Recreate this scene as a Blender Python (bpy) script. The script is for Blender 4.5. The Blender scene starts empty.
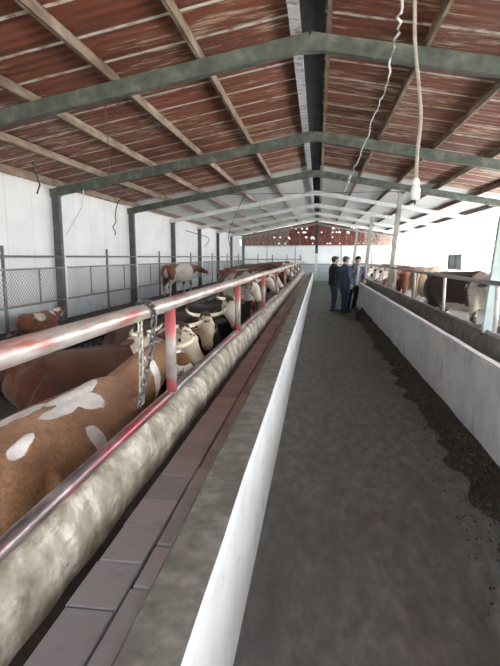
import bpy, bmesh, math, random
from mathutils import Vector, Matrix, noise
random.seed(7)
S = bpy.context.scene
C = S.collection
PI = math.pi
R = math.radians

# ------------------------------------------------------------------ helpers
def link_mesh(name, bm, m, parent=None, smooth=False):
    me = bpy.data.meshes.new(name)
    bm.to_mesh(me); bm.free()
    ms = m if isinstance(m, (list, tuple)) else [m]
    for x in ms: me.materials.append(x)
    if smooth:
        for p in me.polygons: p.use_smooth = True
    o = bpy.data.objects.new(name, me)
    C.objects.link(o)
    if parent: o.parent = parent
    return o

def thing(name, label, cat, loc=(0, 0, 0), rz=0, group=None):
    o = bpy.data.objects.new(name, None)
    o.empty_display_size = .1
    C.objects.link(o)
    o.location = loc; o.rotation_euler = (0, 0, rz)
    o['label'] = label; o['category'] = cat
    if group: o['group'] = group
    return o

def tag(o, label, cat, group=None):
    o['label'] = label; o['category'] = cat
    if group: o['group'] = group
    return o

def struct(name, bm, m, smooth=False):
    o = link_mesh(name, bm, m, None, smooth)
    o['kind'] = 'structure'
    return o

def box(bm, x0, x1, y0, y1, z0, z1, mi=0):
    v = [bm.verts.new(p) for p in [(x0,y0,z0),(x1,y0,z0),(x1,y1,z0),(x0,y1,z0),(x0,y0,z1),(x1,y0,z1),(x1,y1,z1),(x0,y1,z1)]]
    fs = []
    for f in [(0,3,2,1),(4,5,6,7),(0,1,5,4),(1,2,6,5),(2,3,7,6),(3,0,4,7)]:
        q = bm.faces.new([v[i] for i in f]); q.material_index = mi; fs.append(q)
    return fs

def beam(bm, a, b, w, h, up=(0, 0, 1)):
    a = Vector(a); b = Vector(b); t = (b-a).normalized(); up = Vector(up)
    s = t.cross(up).normalized(); u = s.cross(t).normalized()
    r = []
    for p in (a, b):
        r.append([bm.verts.new(p + s*i*w/2 + u*j*h/2) for i, j in ((-1,-1),(1,-1),(1,1),(-1,1))])
    for i in range(4): bm.faces.new((r[0][i], r[0][(i+1) % 4], r[1][(i+1) % 4], r[1][i]))
    bm.faces.new(r[0][::-1]); bm.faces.new(r[1])

def channel(bm, a, b, w, h, t=.012):
    # C section purlin / post: web and two flanges
    a = Vector(a); b = Vector(b); d = (b-a).normalized()
    s = d.cross(Vector((0, 0, 1)))
    if s.length < .1: s = d.cross(Vector((0, 1, 0)))
    s.normalize(); u = s.cross(d).normalized()
    beam(bm, a+s*(w/2-t/2), b+s*(w/2-t/2), t, h, u)
    beam(bm, a+u*(h/2-t/2), b+u*(h/2-t/2), w, t, u)
    beam(bm, a-u*(h/2-t/2), b-u*(h/2-t/2), w, t, u)

def loft(bm, pts, radii, seg=12, up=(0, 0, 1), cap=True):
    pts = [Vector(p) for p in pts]; up = Vector(up); rings = []
    n = len(pts)
    for i, p in enumerate(pts):
        t = (pts[min(i+1, n-1)] - pts[max(i-1, 0)]).normalized()
        s = t.cross(up)
        if s.length < .05: s = t.cross(Vector((1, 0, 0)))
        s.normalize(); u = s.cross(t).normalized()
        r = radii[i] if isinstance(radii, (list, tuple)) else radii
        if not isinstance(r, (list, tuple)): r = (r, r)
        rings.append([bm.verts.new(p + s*math.cos(2*PI*k/seg)*r[0] + u*math.sin(2*PI*k/seg)*r[1]) for k in range(seg)])
    for i in range(n-1):
        for k in range(seg):
            bm.faces.new((rings[i][k], rings[i][(k+1) % seg], rings[i+1][(k+1) % seg], rings[i+1][k]))
    if cap:
        bm.faces.new(rings[0][::-1]); bm.faces.new(rings[-1])
    return rings

def ball(bm, c, r, seg=12):
    m = Matrix.Translation(Vector(c))
    if isinstance(r, (list, tuple)): m = m @ Matrix.Diagonal((r[0], r[1], r[2], 1))
    else: m = m @ Matrix.Diagonal((r, r, r, 1))
    bmesh.ops.create_uvsphere(bm, u_segments=seg, v_segments=max(6, seg//2+2), radius=1, matrix=m)

def smooth_path(pts, n=6):
    P = [Vector(p) for p in pts]; out = []
    for i in range(len(P)-1):
        p0 = P[max(i-1, 0)]; p1 = P[i]; p2 = P[i+1]; p3 = P[min(i+2, len(P)-1)]
        for k in range(n):
            t = k/n
            out.append(.5*((2*p1)+(p2-p0)*t+(2*p0-5*p1+4*p2-p3)*t*t+(-p0+3*p1-3*p2+p3)*t**3))
    out.append(P[-1]); return out

def remeshed(bm, voxel, smooth_it=2):
    """fuse the overlapping lofts of a body into one continuous skin"""
    bmesh.ops.recalc_face_normals(bm, faces=bm.faces)
    me = bpy.data.meshes.new('tmp'); bm.to_mesh(me); bm.free()
    o = bpy.data.objects.new('tmp', me); C.objects.link(o)
    r = o.modifiers.new('r', 'REMESH'); r.mode = 'VOXEL'; r.voxel_size = voxel
    s = o.modifiers.new('s', 'SMOOTH'); s.iterations = smooth_it; s.factor = .5
    dg = bpy.context.evaluated_depsgraph_get(); dg.update()
    out = bpy.data.meshes.new_from_object(o.evaluated_get(dg))
    bpy.data.objects.remove(o); bpy.data.meshes.remove(me)
    for p in out.polygons: p.use_smooth = True
    return out

# ------------------------------------------------------------------ materials
def new_mat(name):
    m = bpy.data.materials.new(name); m.use_nodes = True
    nt = m.node_tree; b = nt.nodes['Principled BSDF']
    return m, nt, b, nt.nodes, nt.links

def ramp(nt, fac, stops, interp='LINEAR'):
    r = nt.nodes.new('ShaderNodeValToRGB'); r.color_ramp.interpolation = interp
    e = r.color_ramp.elements
    while len(e) < len(stops): e.new(.5)
    for el, (p, c) in zip(e, stops):
        el.position = p; el.color = (c[0], c[1], c[2], 1) if not isinstance(c, (int, float)) else (c, c, c, 1)
    nt.links.new(fac, r.inputs[0]); return r.outputs[0]

def nz(nt, scale, detail=4, rough=.55, stretch=(1, 1, 1), dist=0, off=(0, 0, 0)):
    tc = nt.nodes.new('ShaderNodeTexCoord'); mp = nt.nodes.new('ShaderNodeMapping')
    mp.inputs['Scale'].default_value = stretch; mp.inputs['Location'].default_value = off
    nt.links.new(tc.outputs['Object'], mp.inputs[0])
    n = nt.nodes.new('ShaderNodeTexNoise')
    n.inputs['Scale'].default_value = scale; n.inputs['Detail'].default_value = detail
    n.inputs['Roughness'].default_value = rough; n.inputs['Distortion'].default_value = dist
    nt.links.new(mp.outputs[0], n.inputs['Vector']); return n.outputs['Fac']

def mixc(nt, fac, a, b):
    m = nt.nodes.new('ShaderNodeMix'); m.data_type = 'RGBA'
    for sock, v in ((m.inputs[0], fac), (m.inputs[6], a), (m.inputs[7], b)):
        if hasattr(v, 'is_linked'): nt.links.new(v, sock)
        elif isinstance(v, (int, float)): sock.default_value = v
        else: sock.default_value = (v[0], v[1], v[2], 1)
    return m.outputs[2]

def math_(nt, op, a, b=0.0):
    m = nt.nodes.new('ShaderNodeMath'); m.operation = op
    for s, v in zip(m.inputs, (a, b)):
        if hasattr(v, 'is_linked'): nt.links.new(v, s)
        else: s.default_value = v
    return m.outputs[0]

def bump(nt, b, h, dist=.01, strength=.6):
    n = nt.nodes.new('ShaderNodeBump'); n.inputs['Strength'].default_value = strength
    n.inputs['Distance'].default_value = dist
    nt.links.new(h, n.inputs['Height']); nt.links.new(n.outputs[0], b.inputs['Normal'])

def noisy(name, stops, scale=6, rough=.7, metal=0, detail=6, stretch=(1, 1, 1), bd=.004, bs=.5, spec=.5, second=None):
    m, nt, b, N, L = new_mat(name)
    f = nz(nt, scale, detail, .6, stretch)
    c = ramp(nt, f, stops)
    if second:   # (scale, stretch, lo, hi, colour)
        f2 = nz(nt, second[0], 5, .65, second[1], off=(3, 7, 1))
        c = mixc(nt, ramp(nt, f2, [(second[2], 0.0), (second[3], 1.0)]), c, second[4])
    L.new(c, b.inputs['Base Color'])
    b.inputs['Roughness'].default_value = rough; b.inputs['Metallic'].default_value = metal
    b.inputs['Specular IOR Level'].default_value = spec
    if bd: bump(nt, b, nz(nt, scale*4, 5, .6, stretch), bd, bs)
    return m

M = {}
M['aisle'] = noisy('aisle_concrete', [(.32, (.105,.112,.108)), (.5, (.158,.167,.162)), (.68, (.22,.23,.223))], 9, .6, bd=.012, detail=10, stretch=(1.5, .7, 1),
                   second=(1.6, (1.6, .35, 1), .5, .75, (.088,.086,.082)))
M['wall_white'] = noisy('whitewash', [(.25, (.62,.66,.70)), (.5, (.74,.77,.79)), (.7, (.80,.81,.81))], 3, .75, bd=.006,
                        second=(4.5, (1, 1, 2.5), .62, .74, (.42,.41,.39)))
M['wall_peel'] = noisy('peeling_whitewash', [(.3, (.42,.46,.52)), (.5, (.52,.54,.56)), (.7, (.60,.61,.61))], 2.5, .75, bd=.008,
                       second=(5, (1.2, 1.2, .6), .58, .72, (.33,.31,.29)))
M['conc_top'] = noisy('worn_concrete', [(.3, (.115,.115,.105)), (.5, (.20,.20,.185)), (.72, (.32,.32,.30))], 12, .85, bd=.01, detail=9, second=(3, (1, .6, 1), .52, .7, (.13,.13,.12)))
M['edge_white'] = noisy('white_edge', [(.3, (.55,.57,.6)), (.7, (.8,.81,.82))], 5, .7, bd=.004)
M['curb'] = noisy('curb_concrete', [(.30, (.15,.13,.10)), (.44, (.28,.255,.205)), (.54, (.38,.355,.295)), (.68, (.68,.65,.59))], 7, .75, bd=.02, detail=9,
                  second=(13, (1, .6, 1.4), .56, .72, (.15,.135,.105)))  # mottled concrete; pale and dark blotches also imitate sun highlights and shadow
M['curb_dark'] = noisy('dirty_curb_concrete', [(.28, (.06,.055,.045)), (.5, (.13,.12,.10)), (.75, (.24,.23,.2))], 5.5, .75, bd=.012, detail=8)  # darker mottled concrete for the right lip
M['grime'] = noisy('trough_grime', [(.3, (.02,.018,.016)), (.7, (.06,.052,.045))], 12, .6, bd=.006)  # near-black bed: the shade of the gap beside the lip is in the colour
M['mud'] = noisy('wet_pen_mud', [(.3, (.010,.010,.010)), (.55, (.025,.024,.023)), (.78, (.06,.056,.05))], 3, .42, bd=.05, bs=.9, detail=8)
M['dung'] = noisy('trampled_dung_floor', [(.3, (.035,.03,.024)), (.6, (.07,.06,.05)), (.78, (.12,.11,.095))], 3, .75, bd=.03)
M['steel'] = noisy('painted_steel', [(.3, (.055,.07,.058)), (.52, (.10,.118,.10)), (.75, (.20,.215,.185))], 6, .6, .1, bd=.002,
                   second=(14, (1, 1, 1), .62, .75, (.17,.11,.07)))
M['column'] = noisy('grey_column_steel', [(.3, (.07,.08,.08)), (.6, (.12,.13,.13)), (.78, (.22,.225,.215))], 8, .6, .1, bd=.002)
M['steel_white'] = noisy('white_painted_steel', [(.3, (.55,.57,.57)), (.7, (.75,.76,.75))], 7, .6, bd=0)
M['steel_mid'] = noisy('pale_grey_steel', [(.3, (.25,.26,.25)), (.7, (.40,.41,.39))], 7, .6, bd=0)
M['purlin'] = noisy('tan_purlin', [(.3, (.13,.085,.055)), (.5, (.25,.185,.125)), (.72, (.42,.36,.28))], 9, .65, stretch=(1, .25, 1), bd=0)
M['purlin_far'] = noisy('rusty_purlin', [(.3, (.17,.09,.06)), (.7, (.3,.2,.15))], 9, .65, stretch=(1, .3, 1), bd=0)
M['ridge_dark'] = noisy('blackened_ridge_sheet', [(.3, (.025,.032,.04)), (.6, (.06,.075,.085)), (.8, (.12,.14,.15))], 6, .7, stretch=(1, .3, 1), bd=.004)
M['ridge_strip'] = noisy('peeling_ridge_strip', [(.35, (.12,.11,.11)), (.46, (.5,.49,.48)), (.7, (.72,.71,.7))], 6, .7, stretch=(1, 2.5, 1), bd=.003)
M['fence'] = noisy('fence_pipe', [(.3, (.17,.18,.18)), (.7, (.33,.34,.34))], 12, .5, .4, bd=0)
M['chain_steel'] = noisy('bright_chain_steel', [(.3, (.28,.26,.24)), (.7, (.62,.6,.56))], 30, .35, .8, bd=0)
M['chain_dark'] = noisy('dark_chain_steel', [(.3, (.06,.062,.068)), (.7, (.2,.2,.21))], 30, .4, .7, bd=0)
M['rope'] = noisy('rope', [(.3, (.3,.27,.23)), (.7, (.45,.42,.37))], 40, .9, bd=0)
M['cable_white'] = noisy('white_cable', [(.3, (.7,.69,.66)), (.7, (.82,.81,.79))], 20, .5, bd=0)
M['cable_dark'] = noisy('dark_cable', [(.3, (.04,.04,.04)), (.7, (.1,.09,.08))], 20, .6, bd=0)
M['lamp'] = noisy('white_plastic', [(.3, (.78,.79,.8)), (.7, (.88,.88,.88))], 10, .3, bd=0)
M['feed'] = noisy('spilled_feed', [(.3, (.02,.018,.015)), (.48, (.055,.048,.04)), (.62, (.12,.105,.085)), (.76, (.25,.22,.18))], 42, .95, detail=5, bd=.03, bs=1)
M['straw'] = noisy('straw', [(.3, (.22,.17,.11)), (.7, (.38,.32,.22))], 30, .9, bd=0)
M['horn'] = noisy('horn', [(.3, (.62,.53,.40)), (.7, (.82,.74,.60))], 9, .45, bd=0)
M['horn_tip'] = noisy('dark_horn_tip', [(.3, (.12,.09,.07)), (.7, (.25,.19,.14))], 9, .4, bd=0)
M['muzzle'] = noisy('pink_muzzle', [(.3, (.46,.29,.24)), (.7, (.62,.42,.36))], 14, .5, bd=0)
M['eye'] = noisy('dark_eye', [(.3, (.01,.008,.006)), (.7, (.02,.015,.012))], 5, .12, bd=0)
M['hoof'] = noisy('hoof', [(.3, (.05,.04,.03)), (.7, (.12,.1,.08))], 10, .6, bd=0)
M['tag'] = noisy('yellow_plastic', [(.3, (.85,.68,.04)), (.7, (.95,.8,.08))], 10, .45, bd=0)
M['skin'] = noisy('skin', [(.3, (.42,.25,.18)), (.7, (.55,.35,.26))], 12, .55, bd=0)
M['hair'] = noisy('black_hair', [(.3, (.012,.011,.011)), (.7, (.035,.03,.03))], 40, .6, bd=.004)
M['hair_grey'] = noisy('greying_hair', [(.3, (.06,.06,.06)), (.7, (.16,.16,.165))], 40, .7, bd=.004)
M['black_jacket'] = noisy('black_jacket_cloth', [(.3, (.010,.014,.017)), (.7, (.03,.036,.042))], 8, .8, bd=.01)
M['navy_jacket'] = noisy('navy_jacket_cloth', [(.3, (.022,.035,.075)), (.7, (.05,.07,.13))], 8, .8, bd=.012)
M['blue_jacket'] = noisy('slate_blue_jacket_cloth', [(.3, (.05,.055,.10)), (.7, (.12,.13,.21))], 8, .8, bd=.012)
M['jeans'] = noisy('dark_jeans', [(.3, (.02,.04,.075)), (.7, (.05,.085,.14))], 10, .85, bd=.006)
M['black_trouser'] = noisy('black_trouser_cloth', [(.3, (.008,.009,.014)), (.7, (.02,.022,.03))], 10, .85, bd=.006)
M['shirt'] = noisy('pale_shirt', [(.3, (.32,.33,.38)), (.7, (.48,.49,.54))], 12, .8, bd=0)
M['shoe_grey'] = noisy('grey_shoe', [(.3, (.12,.12,.125)), (.7, (.24,.24,.25))], 12, .6, bd=0)
M['shoe_black'] = noisy('black_shoe', [(.3, (.012,.012,.013)), (.7, (.03,.03,.033))], 12, .5, bd=0)
M['frame_dark'] = noisy('dark_frame', [(.3, (.12,.14,.16)), (.7, (.2,.22,.24))], 12, .5, bd=0)

def rail_mat(name, lo, hi, red=(.43,.12,.10), base=((.33,.30,.28),(.55,.51,.48),(.72,.68,.64)), rough=.36, metal=.35):
    m, nt, b, N, L = new_mat(name)
    f = nz(nt, 16, 6, .6, (1, .25, 1))
    c = ramp(nt, f, [(.3, base[0]), (.52, base[1]), (.75, base[2])])
    f2 = nz(nt, 7, 6, .65, (1.6, .22, 1.6), off=(2, 1, 5))
    c = mixc(nt, ramp(nt, f2, [(lo, 0.0), (hi, 1.0)]), c, red)
    L.new(c, b.inputs['Base Color'])
    b.inputs['Roughness'].default_value = rough; b.inputs['Metallic'].default_value = metal
    return m
M['rail_top'] = rail_mat('worn_red_rail_paint', .49, .66)
M['rail_low'] = rail_mat('dark_worn_rail_paint', .48, .62, (.33,.05,.07), ((.10,.08,.085),(.22,.19,.20),(.5,.47,.47)), .3, .5)
M['rail_grey'] = rail_mat('grey_galvanised_pipe', .9, .99, base=((.16,.17,.17),(.3,.3,.3),(.45,.45,.45)))
M['rail_white'] = rail_mat('pale_pipe_paint', .9, .99, base=((.45,.44,.43),(.62,.6,.6),(.75,.74,.74)), metal=.1)

# rail post: red paint on the upper part and foot, bare grey between
def post_mat():
    m, nt, b, N, L = new_mat('part_painted_post')
    tc = N.new('ShaderNodeTexCoord'); sp = N.new('ShaderNodeSeparateXYZ'); L.new(tc.outputs['Object'], sp.inputs[0])
    f = nz(nt, 9, 5, .6)
    z = math_(nt, 'ADD', sp.outputs['Z'], math_(nt, 'MULTIPLY', math_(nt, 'SUBTRACT', f, .5), .25))
    a = ramp(nt, z, [(.33, 0.0), (.42, 1.0)]); lo = ramp(nt, z, [(.05, 1.0), (.09, 0.0)])
    k = math_(nt, 'MAXIMUM', a, lo)
    c = mixc(nt, k, ramp(nt, nz(nt, 18), [(.3, (.25,.22,.21)), (.7, (.42,.39,.37))]), (.48,.12,.13))
    L.new(c, b.inputs['Base Color']); b.inputs['Roughness'].default_value = .45; b.inputs['Metallic'].default_value = .2
    return m
M['rail_post'] = post_mat()

# roof sheets: old red paint flaking to cream, with pale ribs across
def roof_mat(side):
    m, nt, b, N, L = new_mat('red_roof_sheet_'+side)
    base = ramp(nt, nz(nt, 2.0, 5, .6, (.5, 1.4, 1)), [(.3, (.12,.034,.018)), (.55, (.20,.058,.030)), (.75, (.28,.095,.05))])
    fl = nz(nt, 3.2, 8, .72, (.75, 5.5, 1), .4)
    pz = nz(nt, .9, 3, .5, (.6, 1.2, 1), off=(4, 4, 0))
    k = ramp(nt, math_(nt, 'ADD', fl, math_(nt, 'MULTIPLY', math_(nt, 'SUBTRACT', pz, .5), .55)), [(.565, 0.0), (.65, 1.0)])
    c = mixc(nt, math_(nt, 'MULTIPLY', k, .85), base, (.60,.47,.33))
    tc = N.new('ShaderNodeTexCoord'); sp = N.new('ShaderNodeSeparateXYZ'); L.new(tc.outputs['Object'], sp.inputs[0])
    w = math_(nt, 'ADD', sp.outputs['Y'], math_(nt, 'MULTIPLY', nz(nt, 3, 3), .02))
    fr = math_(nt, 'FRACT', math_(nt, 'DIVIDE', w, .62))
    line = math_(nt, 'MULTIPLY', math_(nt, 'LESS_THAN', fr, .085), ramp(nt, nz(nt, 5, 4, .6, (1, 1, 1), off=(9, 0, 0)), [(.34, .15), (.5, 1.0)]))
    c = mixc(nt, line, c, (.62,.60,.53))
    L.new(c, b.inputs['Base Color']); b.inputs['Roughness'].default_value = .6
    wv = math_(nt, 'SINE', math_(nt, 'MULTIPLY', sp.outputs['Y'], 2*PI/.155))
    bump(nt, b, wv, .012, .55)
    return m
M['roof_red'] = roof_mat('near')

def translucent(name, col, t=.5, stripes=None, dirt=None, tint=None):
    m, nt, b, N, L = new_mat(name)
    f = nz(nt, 1.5, 4, .5)
    c = ramp(nt, f, [(.3, tuple(x*.9 for x in col)), (.7, col)])
    if dirt: c = mixc(nt, ramp(nt, nz(nt, dirt[0], 6, .65, (1, 1, 1)), [(dirt[1], 0.0), (dirt[2], 1.0)]), c, dirt[3])
    if stripes:
        tc = N.new('ShaderNodeTexCoord'); sp = N.new('ShaderNodeSeparateXYZ'); L.new(tc.outputs['Object'], sp.inputs[0])
        fr = math_(nt, 'FRACT', math_(nt, 'DIVIDE', sp.outputs['Y'], stripes))
        c = mixc(nt, math_(nt, 'MULTIPLY', math_(nt, 'LESS_THAN', fr, .04), .25), c, (.45,.47,.5))
    L.new(c, b.inputs['Base Color']); b.inputs['Roughness'].default_value = .55
    tr = N.new('ShaderNodeBsdfTranslucent'); L.new(c, tr.inputs[0])
    mx = N.new('ShaderNodeMixShader'); mx.inputs[0].default_value = t
    L.new(b.outputs[0], mx.inputs[1]); L.new(tr.outputs[0], mx.inputs[2])
    L.new(mx.outputs[0], N['Material Output'].inputs[0])
    return m
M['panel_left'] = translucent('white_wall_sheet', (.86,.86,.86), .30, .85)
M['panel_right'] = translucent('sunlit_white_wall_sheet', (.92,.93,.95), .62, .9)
M['roof_white'] = translucent('white_roof_sheet', (.58,.59,.575), .10, .62)
M['panel_far'] = translucent('far_wall_sheet', (.84,.86,.88), .3)
M['plinth'] = noisy('whitewashed_blocks_spotted', [(.3, (.50,.56,.62)), (.5, (.62,.66,.70)), (.7, (.70,.73,.75))], 4, .8, bd=.01,
                    second=(16, (1, 1, 1), .64, .69, (.12,.11,.10)))
M['gable'] = noisy('red_gable_sheet', [(.3, (.13,.035,.03)), (.5, (.24,.07,.06)), (.72, (.36,.16,.14))], 3, .7, stretch=(3, 1, 1), bd=0)
M['gable_worn'] = noisy('worn_red_gable_sheet', [(.3, (.2,.07,.06)), (.5, (.33,.2,.17)), (.62, (.5,.42,.37))], 5, .7, stretch=(3, 1, 1), bd=0)

def blocks_mat():
    m, nt, b, N, L = new_mat('whitewashed_block_face')
    tc = N.new('ShaderNodeTexCoord'); mp = N.new('ShaderNodeMapping'); L.new(tc.outputs['Object'], mp.inputs[0])
    mp.inputs['Rotation'].default_value = (0, R(90), R(90))
    cx = N.new('ShaderNodeCombineXYZ'); sp = N.new('ShaderNodeSeparateXYZ'); L.new(tc.outputs['Object'], sp.inputs[0])
    L.new(sp.outputs['Y'], cx.inputs[0]); L.new(sp.outputs['Z'], cx.inputs[1])
    br = N.new('ShaderNodeTexBrick'); L.new(cx.outputs[0], br.inputs['Vector'])
    br.inputs['Scale'].default_value = 1; br.inputs['Brick Width'].default_value = .42; br.inputs['Row Height'].default_value = .26
    br.inputs['Mortar Size'].default_value = .022; br.offset = 0
    br.inputs['Color1'].default_value = (.42,.44,.46,1); br.inputs['Color2'].default_value = (.24,.25,.26,1)
    br.inputs['Mortar'].default_value = (.03,.03,.03,1)
    c = mixc(nt, ramp(nt, nz(nt, 7, 6, .7), [(.52, 0.0), (.64, 1.0)]), br.outputs[0], (.07,.065,.06))
    L.new(c, b.inputs['Base Color']); b.inputs['Roughness'].default_value = .8
    return m
M['blocks'] = blocks_mat()

def paver_mat():
    m, nt, b, N, L = new_mat('glazed_paver')
    at = N.new('ShaderNodeAttribute'); at.attribute_name = 'tone'
    tc = N.new('ShaderNodeTexCoord'); sp = N.new('ShaderNodeSeparateXYZ'); L.new(tc.outputs['Object'], sp.inputs[0])
    # the pavers nearest are mauve-grey, those farther along are red-brown
    yy = N.new('ShaderNodeMapRange'); yy.inputs[1].default_value = 1.7; yy.inputs[2].default_value = 4.2
    L.new(sp.outputs['Y'], yy.inputs[0])
    k = math_(nt, 'ADD', yy.outputs[0], math_(nt, 'MULTIPLY', math_(nt, 'SUBTRACT', at.outputs['Fac'], .5), .3))
    c1 = ramp(nt, at.outputs['Fac'], [(0, (.38,.40,.44)), (.5, (.46,.485,.53)), (1, (.54,.57,.61))])
    c2 = ramp(nt, at.outputs['Fac'], [(0, (.34,.20,.175)), (.5, (.43,.28,.25)), (1, (.50,.35,.31))])
    c = mixc(nt, k, c1, c2)
    c = mixc(nt, ramp(nt, nz(nt, 11, 6, .65), [(.56, 0.0), (.75, .35)]), c, (.15,.13,.12))
    L.new(c, b.inputs['Base Color']); b.inputs['Roughness'].default_value = .5
    return m
M['paver'] = paver_mat()

def coat_mat(name, dark, mid, light, white=(.86,.82,.75)):
    m, nt, b, N, L = new_mat(name)
    base = ramp(nt, nz(nt, 2.3, 4, .6), [(.3, dark), (.5, mid), (.72, light)])
    at = N.new('ShaderNodeAttribute'); at.attribute_name = 'coat'
    n = nz(nt, 7, 6, .6)
    v = math_(nt, 'ADD', at.outputs['Fac'], math_(nt, 'MULTIPLY', math_(nt, 'SUBTRACT', n, .5), .55))
    k = ramp(nt, v, [(.48, 0.0), (.53, 1.0)])
    wc = ramp(nt, nz(nt, 5, 5, .6, off=(5, 5, 5)), [(.3, tuple(x*.62 for x in white)), (.55, white)])
    fur = nz(nt, 55, 4, .7, (1, 1, 1), .5)
    fur2 = nz(nt, 1.4, 5, .65, off=(2, 8, 4))
    c = mixc(nt, ramp(nt, fur2, [(.5, 0.0), (.72, .45)]), base, tuple(x*.6 for x in dark))
    c = mixc(nt, ramp(nt, fur, [(.4, .45), (.6, 0.0)]), c, tuple(x*.5 for x in dark))
    wc = mixc(nt, ramp(nt, fur, [(.4, .2), (.6, 0.0)]), wc, tuple(x*.5 for x in white))
    c2 = mixc(nt, k, c, wc)
    L.new(c2, b.inputs['Base Color']); b.inputs['Roughness'].default_value = .8
    b.inputs['Sheen Weight'].default_value = .15
    bump(nt, b, fur, .02, .7)
    return m
M['coat_tan'] = coat_mat('tan_brown_coat', (.19,.085,.035), (.33,.165,.075), (.50,.30,.16), (.90,.88,.86))
M['coat_red'] = coat_mat('deep_red_coat', (.06,.017,.007), (.11,.033,.013), (.18,.065,.03), (.84,.76,.62))
M['coat_rust'] = coat_mat('rust_red_coat', (.16,.05,.025), (.24,.08,.042), (.32,.13,.07), (.78,.72,.64))
M['coat_dark'] = coat_mat('dark_brown_coat', (.022,.012,.010), (.045,.022,.016), (.075,.038,.028), (.74,.68,.58))
M['coat_cream'] = coat_mat('cream_curly_coat', (.42,.33,.23), (.56,.46,.34), (.68,.59,.46), (.80,.75,.67))
M['coat_curly'] = coat_mat('dark_coat_cream_head', (.022,.012,.010), (.045,.022,.016), (.075,.038,.028), (.74,.60,.44))
M['coat_paletan'] = coat_mat('pale_tan_coat', (.30,.21,.13), (.42,.31,.2), (.5,.39,.27), (.8,.77,.72))

ORD = ['nearest to the camera', 'second from the camera', 'third from the camera', 'fourth from the camera', 'fifth from the camera',
       'sixth from the camera', 'seventh from the camera', 'eighth from the camera', 'ninth from the camera']

# ------------------------------------------------------------------ dimensions
Y0, Y1 = -3.0, 36.0
RX = -.13                      # ridge line
HW = 5.33                      # half width to the column line
TR = [1.5, 5.8, 10.07, 14.36, 18.6, 22.9, 27.2, 31.5, 35.7]   # truss positions
def zr(x): return 3.93 - .18*abs(x-RX)        # rafter centre line
ZS = .23                                      # sheet above the rafter centre line

# ------------------------------------------------------------------ ground, aisle, platforms
bm = bmesh.new(); box(bm, -.31, 1.36, Y0, Y1, -.12, 0); struct('floor', bm, M['aisle'])
def pen_floor(name, x0, x1, m, amp=.035, zb=-.02):
    bm = bmesh.new(); nx = int((x1-x0)/.16); ys = []
    y = Y0
    while y < Y1: ys.append(y); y += .14 if y < 9 else .4
    ys.append(Y1)
    g = [[bm.verts.new((x0+(x1-x0)*i/nx, yy, zb+amp*noise.fractal(Vector((i*.35, yy*2.3, x0)), .8, 2, 3))) for i in range(nx+1)] for yy in ys]
    for j in range(len(ys)-1):
        for i in range(nx): bm.faces.new((g[j][i], g[j][i+1], g[j+1][i+1], g[j+1][i]))
    return struct(name, bm, m, True)
pen_floor('floor_left_pen', -3.9, -.98, M['mud'])
pen_floor('floor_right_pen', 2.1, 5.35, M['dung'])
bm = bmesh.new(); box(bm, -5.6, -3.88, Y0, Y1, .2, .3); struct('floor_raised_ledge', bm, M['dung'])
bm = bmesh.new(); box(bm, -5.6, -3.97, Y0, Y1, -.1, .2); struct('wall_ledge_front', bm, M['blocks'])

# ------------------------------------------------------------------ left manger
def manger_wall(name, xin, xout, ztop, side, mside, mtop, edge=None):
    """long low wall with a slightly wavering top; xin = aisle face"""
    bm = bmesh.new(); ys = []; y = Y0
    while y < 35.4: ys.append(y); y += .12 if y < 8 else .5
    rows = []
    for yy in ys:
        w = .006*noise.noise(Vector((yy*2.1, 0, xin))); h = .008*noise.noise(Vector((yy*1.7, 3, xin)))
        s = 1 if xout > xin else -1
        pr = [(xin, -.05), (xin, ztop*.33), (xin, ztop*.66), (xin, ztop-.02), (xin+s*.018, ztop), (xout-s*.02, ztop-.004), (xout, ztop-.03), (xout, .3)]
        rows.append([bm.verts.new((px+w*(1 if k > 2 else 0), yy, pz+h*(k > 2))) for k, (px, pz) in enumerate(pr)])
    for a, b in zip(rows, rows[1:]):
        for k in range(7):
            f = bm.faces.new((a[k], a[k+1], b[k+1], b[k])); f.material_index = 0 if k < 4 else 1
    bmesh.ops.recalc_face_normals(bm, faces=bm.faces)
    bm.faces.new(rows[0]); bm.faces.new(rows[-1][::-1])
    return struct(name, bm, [mside, mtop], False)
manger_wall('wall_left_manger', -.31, -.52, .62, -1, M['wall_white'], M['conc_top'])
manger_wall('wall_right_manger', 1.36, 1.46, .82, 1, M['wall_peel'], M['edge_white'])

def curb(name, xs, m):
    """rounded concrete lip between manger and pen; xs = list of (x, z)"""
    bm = bmesh.new(); ys = []; y = Y0
    while y < 35.2: ys.append(y); y += .06 if y < 6 else (.15 if y < 14 else .5)
    rows = []
    for yy in ys:
        rows.append([bm.verts.new((px + .012*noise.fractal(Vector((yy*3, k*.6, 1)), .8, 2, 3), yy, pz + .014*noise.fractal(Vector((yy*3, k*.6, 9)), .8, 2, 3)*(0 < k < len(xs)-1)))
                     for k, (px, pz) in enumerate(xs)])
    for a, b in zip(rows, rows[1:]):
        for k in range(len(xs)-1): bm.faces.new((a[k], a[k+1], b[k+1], b[k]))
    bmesh.ops.recalc_face_normals(bm, faces=bm.faces)
    return struct(name, bm, m, True)
prof = [(-.905,.40), (-.900,.47), (-.893,.535), (-.900,.60), (-.922,.655), (-.952,.69), (-.985,.70), (-1.02,.68), (-1.04,.62), (-1.05,.4), (-1.05,-.1)]
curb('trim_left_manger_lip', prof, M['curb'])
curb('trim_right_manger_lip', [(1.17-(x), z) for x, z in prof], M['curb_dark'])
bm = bmesh.new(); box(bm, -.95, -.52, Y0, 35.2, .2, .43); struct('floor_left_manger', bm, M['grime'])
bm = bmesh.new(); box(bm, 1.44, 2.06, Y0, 35.2, .2, .47); struct('floor_right_manger', bm, M['grime'])
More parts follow.
